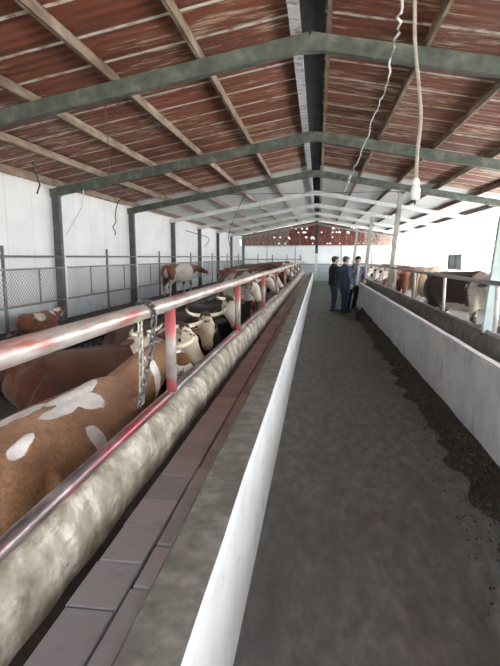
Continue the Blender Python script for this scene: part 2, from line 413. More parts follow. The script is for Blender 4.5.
# pavers lining the left manger
bm = bmesh.new(); lay = []
y = -2.0; k = 0
while y < 34:
    for c, (xa, xb) in enumerate(((-.848, -.666), (-.656, -.515))):
        yo = y + (.13 if c else 0) + random.uniform(-.008, .008)
        z = .45+random.uniform(-.003, .003)
        n0 = len(bm.verts)
        fs = box(bm, xa+random.uniform(-.004, .004), xb, yo, yo+.258, .425, z)
        lay.append(random.random())
    y += .268; k += 1
bmesh.ops.bevel(bm, geom=[e for e in bm.edges if all(v.co.z > .43 for v in e.verts)], offset=.004, segments=1, affect='EDGES')
pv = struct('floor_manger_pavers', bm, M['paver'])
a = pv.data.attributes.new('tone', 'FLOAT', 'FACE')
for p in pv.data.polygons:
    c = p.center
    col = 0 if c.x < -.661 else 1
    j = int((c.y + 2.0 - (.13 if col else 0) + .02)//.268)
    random.seed(j*7+col*3+1); a.data[p.index].value = random.random()
random.seed(11)

# ------------------------------------------------------------------ rails
def rail(name, label, x, z, r, m, y0=-1.5, y1=33.5, wav=.004):
    bm = bmesh.new(); pts = []; y = y0
    while y <= y1:
        pts.append((x+wav*noise.noise(Vector((y*.6, z, x))), y, z+wav*noise.noise(Vector((y*.5, x, z+4))))); y += .35
    loft(bm, pts, r, 20)
    return tag(link_mesh(name, bm, m, None, True), label, 'rail')
rail('pipe_rail', 'thick red and grey painted upper pipe rail over the left manger', -.93, 1.36, .042, M['rail_top'])
rail('pipe_rail', 'thinner dark worn lower pipe rail lying on the left manger lip', -.945, .765, .03, M['rail_low'])
rail('pipe_rail', 'grey upper pipe rail above the right manger', 2.1, 1.34, .03, M['rail_grey'])
rail('pipe_rail', 'dark grey lower pipe rail along the right manger lip', 2.1, .735, .026, M['rail_low'])
for i, y in enumerate([3.1, 5.85, 8.7, 11.6, 14.6, 17.6, 20.6, 23.6]):
    bm = bmesh.new(); loft(bm, [(0, 0, 0), (0, 0, .56)], .034, 16)
    o = link_mesh('rail_post', bm, M['rail_post'], None, True); o.location = (-.935, y, .78)
    tag(o, 'part red, part grey post between the left manger rails, ' + ORD[i], 'post', 'posts between the left manger rails')
for i, y in enumerate([6.23, 8.71, 11.35, 14.1, 16.8, 19.6, 22.4, 25.2]):
    bm = bmesh.new(); loft(bm, [(0, 0, 0), (0, 0, .56)], .026, 12)
    o = link_mesh('rail_post', bm, M['rail_white'], None, True); o.location = (2.1, y, .76)
    tag(o, 'pale slim pipe post between the right manger rails, ' + ORD[i], 'post', 'posts between the right manger rails')

# chains over the upper left rail
def chain(label, pts, m, first=0):
    P = smooth_path(pts, 12); L = [0]
    for a, b in zip(P, P[1:]): L.append(L[-1]+(b-a).length)
    t = thing('steel_chain', label, 'chain', P[0])
    pitch = .037; n = int(L[-1]/pitch); me = None
    def at(d):
        for i in range(len(L)-1):
            if L[i+1] >= d: return P[i].lerp(P[i+1], (d-L[i])/max(1e-6, L[i+1]-L[i]))
        return P[-1]
    # one link: stadium shaped ring
    bm = bmesh.new(); ring = []
    for k in range(20):
        an = 2*PI*k/20; c = Vector((0, math.sin(an)*.0125, math.cos(an)*.0125 + (.0125 if math.cos(an) > 0 else -.0125)))
        ring.append(c)
    rr = []
    for k in range(20):
        tg = (ring[(k+1) % 20]-ring[k-1]).normalized(); s = Vector((1, 0, 0)); u = tg.cross(s)
        rr.append([bm.verts.new(ring[k]+s*math.cos(q*PI/4)*.0056+u*math.sin(q*PI/4)*.0056) for q in range(8)])
    for k in range(20):
        for q in range(8): bm.faces.new((rr[k][q], rr[k][(q+1) % 8], rr[(k+1) % 20][(q+1) % 8], rr[(k+1) % 20][q]))
    bmesh.ops.recalc_face_normals(bm, faces=bm.faces)
    for i in range(n):
        p = at((i+.5)*pitch); q = at(min(L[-1], (i+.7)*pitch)); d = (q-p).normalized() if (q-p).length > 1e-5 else Vector((0, 0, -1))
        if i == 0: o = link_mesh('link', bm, m, t, True); me = o.data
        else: o = bpy.data.objects.new('link', me); C.objects.link(o); o.parent = t
        s = Vector((0, 0, 1)).rotation_difference(d)
        o.rotation_mode = 'QUATERNION'
        o.rotation_quaternion = s @ Matrix.Rotation(R(20+90*(i % 2)), 3, 'Z').to_quaternion()
        o.location = p - P[0]
    return t
yc = 2.57
chain('bright rusty steel chain hanging from the upper left rail, left strand', [(-.985, 2.68, 1.34), (-.985, 2.68, 1.24), (-.985, 2.68, 1.05), (-.985, 2.67, .9), (-.985, 2.67, .80)], M['chain_steel'])
chain('dark steel chain looped over the upper left rail, right strand', [(-.985, 2.64, 1.36), (-.945, 2.6, 1.414), (-.89, yc-.01, 1.41), (-.872, yc+.02, 1.35), (-.885, yc+.015, 1.2), (-.915, yc-.02, 1.0), (-.95, yc-.065, .82)], M['chain_dark'])

# ------------------------------------------------------------------ left wall, columns, fence
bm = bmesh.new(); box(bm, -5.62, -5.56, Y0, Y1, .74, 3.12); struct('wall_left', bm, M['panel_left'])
bm = bmesh.new(); box(bm, -5.64, -5.54, Y0, Y1, .3, .74); struct('wall_left_plinth', bm, M['plinth'])
for i, y in enumerate(TR[:8]):
    if i < 2: continue
    bm = bmesh.new()
    box(bm, -.075, .075, -.06, -.045, 0, 2.62); box(bm, -.075, .075, .045, .06, 0, 2.62); box(bm, -.075, -.06, -.06, .06, 0, 2.62); box(bm, .045, .075, -.045, .045, 0, 2.62)
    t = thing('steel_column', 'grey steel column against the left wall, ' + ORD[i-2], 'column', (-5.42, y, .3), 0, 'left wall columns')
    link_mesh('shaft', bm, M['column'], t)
    bm = bmesh.new(); box(bm, -.1, .1, -.09, .09, 0, .012); link_mesh('base_plate', bm, M['column'], t)
    bm = bmesh.new(); box(bm, -.1, .1, -.09, .09, 2.6, 2.615); link_mesh('cap_plate', bm, M['column'], t)
# chain-link fence in front of the wall: one fence per bay
def fence(i, ya, yb):
    t = thing('chain_link_fence', 'grey chain link fence panel by the left wall, ' + ORD[i], 'fence', (-5.3, ya, 0), 0, 'left wall fence panels')
    n = yb-ya
    bm = bmesh.new(); loft(bm, [(0, 0, 1.66), (0, n, 1.66)], .02, 8); link_mesh('top_pipe', bm, M['fence'], t, True)
    for z in (1.43, .77):
        bm = bmesh.new(); beam(bm, (0, 0.02, z), (0, n-.02, z), .03, .035); link_mesh('frame_rail', bm, M['fence'], t)
    for yy, zz in ((n*.5, 1.84),):
        bm = bmesh.new(); loft(bm, [(0, yy, .3), (0, yy, zz)], .03, 8); link_mesh('post', bm, M['fence'], t, True)
    for yy in (n*.27, n*.77):
        bm = bmesh.new(); beam(bm, (0, yy, .77), (0, yy, 1.43), .02, .03, (0, 1, 0)); link_mesh('stile', bm, M['fence'], t)
    bm = bmesh.new(); z0, z1 = .79, 1.41; h = z1-z0; d = .085
    r = .0035
    for sgn in (1, -1):
        k = -h
        while k < n:
            a, b = (k, k+h)
            y_a, y_b = max(a, 0), min(b, n)
            if y_b > y_a:
                za = (y_a-a); zb = (y_b-a)
                if sgn < 0: za, zb = h-za, h-zb
                loft(bm, [(sgn*.004, y_a, z0+za), (sgn*.004, y_b, z0+zb)], r, 3)
            k += d
    link_mesh('wire_mesh', bm, M['fence'], t)
for i in range(1, 8): fence(i-1, TR[i]+.08, TR[i+1]-.08)

# ------------------------------------------------------------------ right wall
bm = bmesh.new()
xw = 5.32
wy0, wy1, wz0, wz1 = 19.7, 21.7, 1.15, 1.76       # window opening
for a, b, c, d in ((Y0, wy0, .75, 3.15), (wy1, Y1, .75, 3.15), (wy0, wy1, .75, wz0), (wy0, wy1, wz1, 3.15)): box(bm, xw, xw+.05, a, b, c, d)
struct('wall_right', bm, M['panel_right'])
bm = bmesh.new(); box(bm, xw-.02, xw+.08, Y0, Y1, -.1, .75); struct('wall_right_plinth', bm, M['plinth'])
w = thing('window_1', '', ''); del w['label']; del w['category']; w['kind'] = 'structure'; w.location = (xw, (wy0+wy1)/2, (wz0+wz1)/2)
hw_, hh = (wy1-wy0)/2, (wz1-wz0)/2
bm = bmesh.new(); box(bm, -.03, .06, -hw_, hw_, hh-.06, hh); box(bm, -.03, .06, -hw_, hw_, -hh, -hh+.06); box(bm, -.03, .06, -hw_, -hw_+.06, -hh+.06, hh-.06); box(bm, -.03, .06, hw_-.06, hw_, -hh+.06, hh-.06); box(bm, -.03, .06, -.02, .02, -hh+.06, hh-.06)
link_mesh('window_frame', bm, M['steel_mid'], w)
gm, nt, b, N, L = new_mat('dusty_glass'); b.inputs['Base Color'].default_value = (.28,.36,.42,1); b.inputs['Roughness'].default_value = .2
bm = bmesh.new(); box(bm, .01, .02, -hw_+.06, hw_-.06, -hh+.06, hh-.06); link_mesh('pane', bm, gm, w)
for i, y in enumerate(TR[4:8]):
    bm = bmesh.new(); box(bm, -.05, .05, -.05, .05, 0, 2.9)
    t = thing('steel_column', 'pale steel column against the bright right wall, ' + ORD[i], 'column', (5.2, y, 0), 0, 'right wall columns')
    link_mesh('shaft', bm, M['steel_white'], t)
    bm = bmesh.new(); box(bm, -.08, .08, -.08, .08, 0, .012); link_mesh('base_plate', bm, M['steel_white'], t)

# ------------------------------------------------------------------ roof
def roof_sheet(name, side, ya, yb, m):
    bm = bmesh.new(); xe = RX + side*5.75; x0 = RX + side*.02
    z0 = zr(x0)+ZS; z1 = zr(xe)+ZS; n = 10
    ys = [ya+(yb-ya)*i/n for i in range(n+1)]
    for zoff in (0,):
        g = [[bm.verts.new((x0+(xe-x0)*j/8, y, z0+(z1-z0)*j/8)) for j in range(9)] for y in ys]
        h = [[bm.verts.new((x0+(xe-x0)*j/8, y, z0+(z1-z0)*j/8+.025)) for j in range(9)] for y in ys]
    for i in range(n):
        for j in range(8):
            bm.faces.new((g[i][j], g[i][j+1], g[i+1][j+1], g[i+1][j])); bm.faces.new((h[i][j], h[i+1][j], h[i+1][j+1], h[i][j+1]))
    for i in range(n):
        bm.faces.new((g[i][0], g[i+1][0], h[i+1][0], h[i][0])); bm.faces.new((g[i][8], h[i][8], h[i+1][8], g[i+1][8]))
    bmesh.ops.recalc_face_normals(bm, faces=bm.faces)
    return struct(name, bm, m)
for side, nm in ((-1, 'left'), (1, 'right')):
    roof_sheet('ceiling_red_'+nm, side, Y0, 14.4, M['roof_red'])
    roof_sheet('ceiling_white_'+nm, side, 14.4, Y1+.3, M['roof_white'])
    for i, dx in enumerate((1.22, 2.24, 3.26, 4.28, 5.22)):
        x = RX+side*dx; z = zr(x)+ZS-.068
        for (a, b, mm, w2) in ((Y0, 14.4, M['purlin'], 'red'), (14.4, Y1, M['purlin_far'], 'white')):
            bm = bmesh.new(); channel(bm, (x, a, z), (x, b, z), .036, .125, .008)
            o = link_mesh('roof_purlin', bm, mm)
            tag(o, f"long {'tan' if w2=='red' else 'rust-brown'} steel purlin under the {w2} {nm} roof slope, {['first','second','third','fourth','fifth'][i]} from the ridge", 'purlin', f'purlins of the {nm} roof slope')
# ridge: blackened cap sheet between two purlins, peeling pale strip
bm = bmesh.new(); box(bm, RX-.10, RX+.15, Y0, Y1, zr(RX)+ZS-.035, zr(RX)+ZS-.02); struct('ceiling_ridge_flashing', bm, M['ridge_dark'])
bm = bmesh.new(); beam(bm, (RX-.155, Y0, zr(RX)+ZS-.10), (RX-.155, Y1, zr(RX)+ZS-.10), .11, .10)
tag(link_mesh('ridge_strip', bm, M['ridge_strip']), 'pale peeling strip running along the left side of the roof ridge', 'strip')
bm = bmesh.new(); channel(bm, (RX+.20, Y0, zr(RX)+ZS-.10), (RX+.20, Y1, zr(RX)+ZS-.10), .05, .12, .01)
tag(link_mesh('ridge_purlin', bm, M['purlin']), 'tan steel purlin running along the right side of the roof ridge', 'purlin')
for i, y in enumerate(TR):
    far = i > 3
    m = M['steel'] if i < 4 else M['steel_white']
    if i == 8: m = M['steel_mid']
    t = thing('roof_rafter', ('grey-green steel roof truss ' if not far else 'white steel roof truss ') + ('across the red roof, ' if not far else 'under the white roof, ') + (ORD[i-1] if i else 'directly overhead'), 'truss', (RX, y, zr(RX)), 0, 'roof trusses')
    w_, h_ = (.10, .17) if not far else (.09, .14)
    for s in (-1, 1):
        bm = bmesh.new(); xe = s*5.4; beam(bm, (0, 0, 0), (xe, 0, -.18*abs(xe)), w_, h_); link_mesh('rafter', bm, m, t)
    bm = bmesh.new(); beam(bm, (-.18, 0, -.03), (.18, 0, -.03), w_+.02, h_*.9); link_mesh('ridge_plate', bm, m, t)
    if i in (3, 4, 5):
        bm = bmesh.new(); loft(bm, [(-5.2, 0, -.97+.42), (5.2, 0, -.97+.42)] if False else [(-2.9, 0, -.53), (2.9, 0, -.53)], .009, 6); link_mesh('tie_rod', bm, m, t)

# leaning posts on the right manger lip
LP = [((2.12, 6.50, .70), (2.42, 6.7, 3.53), .165, .08), ((2.13, 15.45, .70), (2.38, 15.6, 3.54), .13, .11), ((2.13, 23.4, .70), (2.38, 23.6, 3.54), .14, .11), ((2.13, 31.8, .70), (2.38, 31.9, 3.54), .14, .11)]
bl = noisy('pale_blue_post', [(.3, (.40,.50,.50)), (.6, (.52,.63,.63)), (.8, (.68,.75,.75))], 5, .55, bd=0)  # colour lightened to imitate the bright haze over the nearest post
wd = noisy('weathered_post', [(.3, (.25,.23,.20)), (.7, (.42,.39,.35))], 6, .7, stretch=(4, 4, .6), bd=.004)
for i, (a, b_, w_, h_) in enumerate(LP):
    a = Vector(a); b_ = Vector(b_)
    t = thing('leaning_post', ['wide pale blue leaning post on the right manger lip, nearest to the camera', 'grey leaning post behind the lamp bulb, second along the right manger', 'thin leaning post just right of the standing people, third along the right manger', 'thin leaning post rising behind the standing people, farthest along the right manger'][i], 'post', a)
    bm = bmesh.new(); beam(bm, (0, 0, 0), b_-a, w_, h_, (0, 1, 0))
    link_mesh('shaft', bm, bl if i == 0 else wd, t)
    bm = bmesh.new(); beam(bm, (-.12, 0, .01), (.12, 0, .01), .14, .02); link_mesh('foot_plate', bm, M['steel'], t)
    bm = bmesh.new(); p = (b_-a); beam(bm, p+Vector((-.12, 0, .0)), p+Vector((.12, 0, -.04)), .14, .02); link_mesh('head_plate', bm, M['steel'], t)

# ------------------------------------------------------------------ far wall
def gz(x): return zr(x)+ZS
bm = bmesh.new(); box(bm, -5.56, 5.4, 35.95, 36.0, 1.15, 2.42); struct('wall_far', bm, M['panel_far'])
bm = bmesh.new(); box(bm, -5.56, 5.4, 35.93, 36.0, -.05, 1.15); struct('wall_far_plinth', bm, noisy('bluish_far_plinth', [(.3, (.42,.5,.56)), (.7, (.55,.62,.66))], 3, .8, bd=0))
# gable of red sheets with holes where the daylight comes through
bm = bmesh.new(); nx, cell = 0, .085; x = -5.5
random.seed(5)
holes = set()
for _ in range(60):
    hx = random.uniform(-3.2, 3.4); hz = random.choice([2.55, 2.95, 3.3, 3.6, 3.75]) + random.uniform(-.04, .04)
    holes.add((round(hx/cell), round(hz/cell)))
ix = int(-5.5/cell)
while ix*cell < 5.3:
    x0, x1 = ix*cell, (ix+1)*cell; zt = min(gz(x0), gz(x1))-.02; iz = int(2.42/cell)
    while iz*cell < zt:
        if (ix, iz) not in holes:
            q = [bm.verts.new(p) for p in ((x0, 35.96, max(2.42, iz*cell)), (x1, 35.96, max(2.42, iz*cell)), (x1, 35.96, min(zt, (iz+1)*cell)), (x0, 35.96, min(zt, (iz+1)*cell)))]
            f = bm.faces.new(q); f.material_index = 1 if (x0 < -2.1 or x0 > 3.1) else 0
        iz += 1
    ix += 1
bmesh.ops.remove_doubles(bm, verts=bm.verts, dist=.001)
bmesh.ops.solidify(bm, geom=bm.faces[:], thickness=.02)
struct('wall_far_gable', bm, [M['gable'], M['gable_worn']])
random.seed(3)
for i, x in enumerate([-4.6, -3.5, -2.4, -1.3, .9, 1.9, 2.9, 4.0]):
    bm = bmesh.new(); beam(bm, (x, 35.9, 2.42), (x, 35.9, gz(x)-.1), .07, .05, (0, 1, 0))
    tag(link_mesh('gable_stud', bm, M['purlin']), 'pale upright stud on the red gable of the far wall, %s from the left' % ['first','second','third','fourth','fifth','sixth','seventh','eighth'][i], 'stud', 'gable studs')
for i, x in enumerate((-3.6, -1.6, 1.6, 3.7)):
    bm = bmesh.new(); beam(bm, (x, 35.88, 0), (x, 35.88, 2.42), .06, .06, (0, 1, 0))
    tag(link_mesh('wall_stud', bm, M['steel_mid']), 'thin grey upright on the white far wall, %s from the left' % ['first','second','third','fourth'][i], 'stud', 'far wall uprights')
bm = bmesh.new(); beam(bm, (-5.4, 35.86, 1.15), (5.2, 35.86, 1.15), .05, .05)
tag(link_mesh('wall_pipe', bm, M['fence']), 'horizontal grey pipe across the lower far wall', 'pipe')
bm = bmesh.new(); beam(bm, (-5.4, 35.86, 2.42), (5.2, 35.86, 2.42), .05, .07)
tag(link_mesh('gable_beam', bm, M['steel_white']), 'pale horizontal beam under the red gable of the far wall', 'beam')
t = thing('ridge_post', 'dark post under the ridge at the aisle end with a white lower half', 'post', (RX+.02, 35.4, 0))
bm = bmesh.new(); box(bm, -.1, .1, -.08, .08, 1.9, 3.85); link_mesh('upper_shaft', bm, M['cable_dark'], t)
bm = bmesh.new(); box(bm, -.09, .09, -.07, .07, 0, 1.9); link_mesh('lower_shaft', bm, M['steel_white'], t)
for i, (x, c) in enumerate(((-5.3, -4), )):
    bm = bmesh.new(); box(bm, x-.08, x+.08, 35.74, 35.88, .3, 3.0)
    tag(link_mesh('corner_post', bm, M['column']), 'dark corner post where the left wall meets the far wall', 'post')
# low fence across the back of the left pen
t = thing('pipe_fence', 'dark pipe fence across the far end of the left pen', 'fence', (0, 34.6, 0))
for z in (.9, 1.5):
    bm = bmesh.new(); loft(bm, [(-5.2, 0, z), (-1.1, 0, z)], .03, 8); link_mesh('rail', bm, M['fence'], t, True)
for x in (-5.1, -4.1, -3.1, -2.1, -1.2):
    bm = bmesh.new(); loft(bm, [(x, 0, 0.0 if x > -3.9 else .3), (x, 0, 1.8)], .035, 8); link_mesh('post', bm, M['fence'], t, True)

# ------------------------------------------------------------------ cables, ropes and the lamp
def cable(name, label, cat, pts, r, m, wig=0, n=8):
    P = smooth_path(pts, n)
    if wig: P = [p+Vector((noise.noise(p*9)*wig, noise.noise(p*9+Vector((5, 5, 5)))*wig, 0)) for p in P]
    bm = bmesh.new(); loft(bm, P, r, 8, (0, 1, .01))
    return tag(link_mesh(name, bm, m, None, True), label, cat)
cable('white_cable', 'thin white cable sagging along under the roof towards the ridge', 'cable',
      [(.58, 4.1, 3.9), (.60, 4.3, 3.64), (.66, 5.0, 3.59), (.76, 6.5, 3.66), (.76, 8, 3.63), (.75, 10, 3.55), (.72, 12, 3.49), (.70, 13, 3.46), (.66, 13.5, 3.31), (.70, 14.3, 3.68)], .011, M['cable_white'], .05)
t = thing('hanging_lamp', 'white lamp bulb hanging on a thick grey cable above the aisle', 'lamp', (.715, 4, 2.07))
bm = bmesh.new(); loft(bm, smooth_path([(-.085, 0, 2.0), (-.06, 0, 1.2), (-.015, .01, .85), (.012, 0, .6), (.0, 0, .35), (0, 0, .14)], 8), .0135, 10, (0, 1, .01)); link_mesh('cord', bm, M['rope'], t, True)
bm = bmesh.new(); loft(bm, [(0, 0, .105), (0, 0, .12), (0, 0, .15), (0, 0, .165)], [.02, .03, .026, .014], 14); link_mesh('socket', bm, M['lamp'], t, True)
bm = bmesh.new(); loft(bm, [(0, 0, .0), (0, 0, .008), (0, 0, .03), (0, 0, .085), (0, 0, .108)], [.014, .03, .036, .036, .026], 8); link_mesh('bulb', bm, M['lamp'], t, True)
bm = bmesh.new(); loft(bm, [(0, 0, -.03), (0, 0, 0)], [.006, .01], 8); link_mesh('bulb_tip', bm, M['cable_dark'], t, True)
cable('hanging_wire', 'long thin dark wire hanging down from the left roof slope', 'wire', [(-2.39, 5.8, 3.72), (-2.42, 5.85, 3.6), (-2.49, 5.9, 3.46), (-2.55, 6.0, 3.2), (-2.52, 6.0, 2.9), (-2.55, 6.0, 2.55)], .005, M['cable_dark'], .02)
cable('hanging_wire', 'short dark wire with a frayed end hanging from the eave by the first column', 'wire', [(-4.98, 8.5, 3.28), (-4.89, 8.5, 3.0), (-4.88, 8.5, 2.88), (-4.92, 8.5, 2.75)], .014, M['cable_dark'], .05)
cable('hanging_wire', 'dark cord with a hook hanging below the eave between the first two columns', 'wire', [(-4.2, 10, 3.12), (-3.9, 10, 3.0), (-4.05, 10, 2.75), (-4.14, 10, 2.4), (-4.14, 10, 2.1)], .011, M['cable_dark'], .05)
cable('hanging_wire', 'straight dark wire hanging over the left pen from the third roof truss', 'wire', [(-2.03, 14.36, 3.5), (-2.45, 14.0, 2.4), (-2.44, 14.0, 1.9)], .010, M['cable_dark'])
cable('hanging_wire', 'loose white string drooping beside the first left column', 'wire', [(-4.75, 9.95, 3.0), (-4.85, 9.95, 2.6), (-5.05, 9.95, 2.3), (-5.2, 9.98, 2.1)], .010, M['cable_white'], .03)
cable('hanging_wire', 'thin dark wire strung across the far left bays below the roof', 'wire', [(-5.3, 20, 2.7), (-4.6, 21, 2.45), (-4.9, 22, 2.2), (-5.2, 22.9, 2.1)], .013, M['cable_dark'])

# ------------------------------------------------------------------ spilled feed along the right wall
bm = bmesh.new(); ys = []; y = 1.5
while y < 15.3: ys.append(y); y += .05 if y < 9 else .12
rows = []
for yy in ys:
    wdt = .26+.16*noise.noise(Vector((yy*.7, 2, 2)))+.12*noise.noise(Vector((yy*3.1, 5, 2)))+.05*noise.noise(Vector((yy*9, 5, 2)))
    if yy > 10: wdt *= 1.1
    hgt = .13+.06*noise.noise(Vector((yy*1.2, 9, 2)))
    row = []
    for k in range(13):
        u = k/12; zz = hgt*(1-u)**1.3 + .035*noise.fractal(Vector((yy*9, u*5, 3)), .7, 2, 4)*(1 if 0 < k < 12 else 0) - (.012 if k == 12 else 0)
        row.append(bm.verts.new((1.358-wdt*u, yy, max(zz, .004 if k < 12 else -.01))))
    rows.append(row)
for a, b_ in zip(rows, rows[1:]):
    for k in range(12): bm.faces.new((a[k], a[k+1], b_[k+1], b_[k]))
bmesh.ops.recalc_face_normals(bm, faces=bm.faces)
random.seed(21)
for _ in range(3200):      # crumbs and clods
    yy = random.uniform(1.8, 14); xx = 1.34-abs(random.gauss(0, .20)); s = random.uniform(.003, .009)
    if xx < .4: continue
    bmesh.ops.create_icosphere(bm, subdivisions=1, radius=s, matrix=Matrix.Translation((xx, yy, max(.004, .13*(1-(1.37-xx)/.3)) if xx > 1.07 else .003)) @ Matrix.Diagonal((1, 1.5, .6, 1)))
o = link_mesh('spilled_feed', bm, M['feed']); o['kind'] = 'stuff'
tag(o, 'dark crumbly spilled feed heaped along the foot of the right manger wall', 'feed')
bm = bmesh.new()
for _ in range(140):
    yy = random.uniform(2, 12); xx = 1.28-abs(random.gauss(0, .14)); a_ = random.uniform(0, PI); l = random.uniform(.02, .06); z = .02+max(0, .13*(1-(1.37-xx)/.3))
    loft(bm, [(xx, yy, z), (xx+math.cos(a_)*l, yy+math.sin(a_)*l, z+random.uniform(-.005, .012))], .0016, 4)
o = link_mesh('loose_straw', bm, M['straw']); o['kind'] = 'stuff'
tag(o, 'thin pale straw scattered over the dark spilled feed', 'straw')

# ------------------------------------------------------------------ cattle
def cow(label, loc, head_deg, coat, scale=1.0, pose='stand', poll=None, look=None, patches=(), voxel=.03, horns=.24, face_white=True, group=None, name='cow', white_legs=True, eartag=False, horn_up=.6, category='cow', legs_fold=0):
    """local frame: faces +X, origin on the ground below the trunk; poll and look are given in the barn's coordinates"""
    if group is None and category == 'cow':
        group = 'cows in the right pen' if loc[0] > 0 else ('cows standing along the left manger' if pose == 'stand' else 'cows lying along the left manger')
    t = thing(name, label, category, loc, R(head_deg), group)
    W = Matrix.Translation(Vector(loc)) @ Matrix.Rotation(R(head_deg), 4, 'Z') @ Matrix.Scale(scale, 4)
    Wi = W.inverted()
    t.scale = (scale,)*3
    stand = pose == 'stand'
    dz = 0 if stand else -.575
    P = Wi @ Vector(poll) if poll else Vector((1.12, 0, 1.36+(dz*.7)))
    D = ((Wi.to_3x3() @ Vector(look)).normalized()) if look else Vector((.75, 0, -.66)).normalized()
    bm = bmesh.new()
    wy = 1.0 if stand else 1.14
    tr = [(-.86, 1.10, .09, .09), (-.82, 1.09, .17, .16), (-.74, 1.06, .235, .235), (-.58, 1.02, .28, .30), (-.35, .98, .315, .35), (-.1, .955, .345, .375), (.15, .95, .34, .38), (.38, .975, .30, .365), (.55, 1.0, .25, .33), (.68, 1.02, .19, .27), (.77, 1.03, .12, .19)]
    loft(bm, [(x, 0, z+dz) for x, z, a, b in tr], [(a*wy, b) for x, z, a, b in tr], 24)
    for s in (-1, 1):       # hook bones, shoulder, thigh
        ball(bm, (-.5, s*.2, 1.26+dz), (.10, .065, .06)); ball(bm, (-.8, s*.10, 1.22+dz), (.06, .05, .06))
        ball(bm, (.5, s*.20*wy, .98+dz), (.17, .09, .27)); ball(bm, (-.62, s*.19*wy, .98+dz), (.2, .12, .26))
    ball(bm, (.4, 0, 1.29+dz), (.25, .09, .07))
    for k in range(6): ball(bm, (.15-.13*k, 0, 1.315+dz-.004*k), (.1, .05, .03), 8)
    # neck
    S0 = Vector((.50, 0, 1.03+dz)); up = Vector((0, 0, 1))
    Sd = D.cross(up).normalized(); U = Sd.cross(D).normalized()
    neck_end = P - U*.07 - D*.02
    q1 = S0+Vector((.28, 0, .06)); q2 = neck_end - D*.05 + (S0-neck_end).normalized()*.18
    ctrl = [S0, q1, q2, neck_end]
    def bez(t_):
        a_, b_, c_, d_ = ctrl; u_ = 1-t_
        return a_*u_**3+b_*3*u_*u_*t_+c_*3*u_*t_*t_+d_*t_**3
    nk = [bez(i/7) for i in range(8)]
    loft(bm, nk, [(.22-.105*(i/7), .29-.155*(i/7)) for i in range(8)], 18)
    loft(bm, [p-Vector((0, 0, .16-.012*i)) for i, p in enumerate(nk[:6])], [(.05, .13-.012*i) for i in range(6)], 10)  # dewlap
    # head
    hd = [(-.06, .07, .07), (0, .105, .10), (.08, .125, .125), (.17, .125, .13), (.27, .10, .11), (.36, .08, .088), (.44, .078, .075), (.50, .077, .068), (.535, .05, .045)]
    loft(bm, [P+D*x-U*(.06+.02*x) for x, a, b in hd], [(a, b) for x, a, b in hd], 20, U)
    ball(bm, P+U*.02, (.09, .09, .06))
    for s in (-1, 1): ball(bm, P+D*.18+Sd*s*.10-U*.01, .035, 8); ball(bm, P+D*.14+Sd*s*.08-U*.12, .06, 8)
    # legs
    if stand:
        for s in (-1, 1):
            f = random.uniform(-.06, .06)
            loft(bm, [(.52, s*.17, .85), (.53, s*.175, .64), (.54+f*.5, s*.17, .40), (.535+f, s*.165, .25), (.53+f*1.3, s*.165, .12), (.55+f*1.4, s*.165, .03)], [(.08, .12), (.065, .085), (.055, .058), (.036, .038), (.042, .044), (.05, .055)], 12, (1, 0, 0))
            g = random.uniform(-.08, .08)
            loft(bm, [(-.6, s*.17, 1.0), (-.55, s*.18, .78), (-.62+g*.5, s*.175, .6), (-.74+g, s*.165, .45), (-.72+g, s*.165, .3), (-.69+g, s*.165, .12), (-.665+g, s*.165, .03)], [(.12, .2), (.10, .16), (.065, .09), (.045, .06), (.034, .04), (.042, .045), (.05, .055)], 12, (1, 0, 0))
        ball(bm, (-.42, 0, .66), (.16, .13, .10))
    else:
        for s in (-1, 1):
            loft(bm, [(.48, s*.26, .36), (.62, s*.27, .2), (.80, s*.22, .09), (.70, s*.16, .05), (.52, s*.15, .05)], [.12, .085, .06, .045, .04], 10)
            loft(bm, [(-.6, s*.26, .42), (-.4, s*.34, .30), (-.16, s*.33, .17), (-.38, s*.35, .09), (-.55, s*.35, .07), (-.3, s*.36, .05), (-.15, s*.36, .04)], [.2, .19, .12, .07, .055, .045, .04], 12)
    me = remeshed(bm, voxel, 2)
    # white markings
    at = me.attributes.new('coat', 'FLOAT', 'POINT')
    loc_p = []
    for p in patches:
        c, r = Vector(p[0]), p[1]; w_ = p[2] if len(p) > 2 else 1
        loc_p.append((c, Vector(r) if isinstance(r, (tuple, list)) else Vector((r, r, r)), w_))
    hc = P+D*.25-U*.06
    for v in me.vertices:
        m_ = 0.0
        for c, r, w_ in loc_p:
            d = v.co-c; m_ = max(m_, w_*(1-Vector((d.x/r.x, d.y/r.y, d.z/r.z)).length*.5))
        if face_white:
            d = v.co-hc; k = max(0, 1-.5*Vector((d.dot(D)/.33, d.dot(Sd)/.16, d.dot(U)/.15)).length); m_ = max(m_, k)
        if white_legs and stand and v.co.z < .55: m_ = max(m_, .5+(.45-v.co.z)*1.2)
        at.data[v.index].value = m_
    me.materials.append(coat)
    b = bpy.data.objects.new('body', me); C.objects.link(b); b.parent = t
    # head details
    for s in (-1, 1):
        if horns:
            h0 = P+Sd*s*.085+U*.03+D*.0
            pts = smooth_path([h0-Sd*s*.03, h0+Sd*s*horns*.45+U*horns*.12, h0+Sd*s*horns*.8+U*horns*(.25+.4*horn_up)+D*horns*.18, h0+Sd*s*horns*.85+U*horns*(.5+.75*horn_up)+D*horns*.25], 5)
            n = len(pts)
            bm = bmesh.new(); loft(bm, pts, [0.027*(1-i/n)**.7+.004 for i in range(n)], 12)
            for f in bm.faces:
                if (f.calc_center_median()-pts[-1]).length < horns*.22: f.material_index = 1
            link_mesh('horn', bm, [M['horn'], M['horn_tip']], b and t, True)
        e0 = P+Sd*s*.10-U*.045+D*.015; ed = (Sd*s*1.0-U*.22-D*.15).normalized()
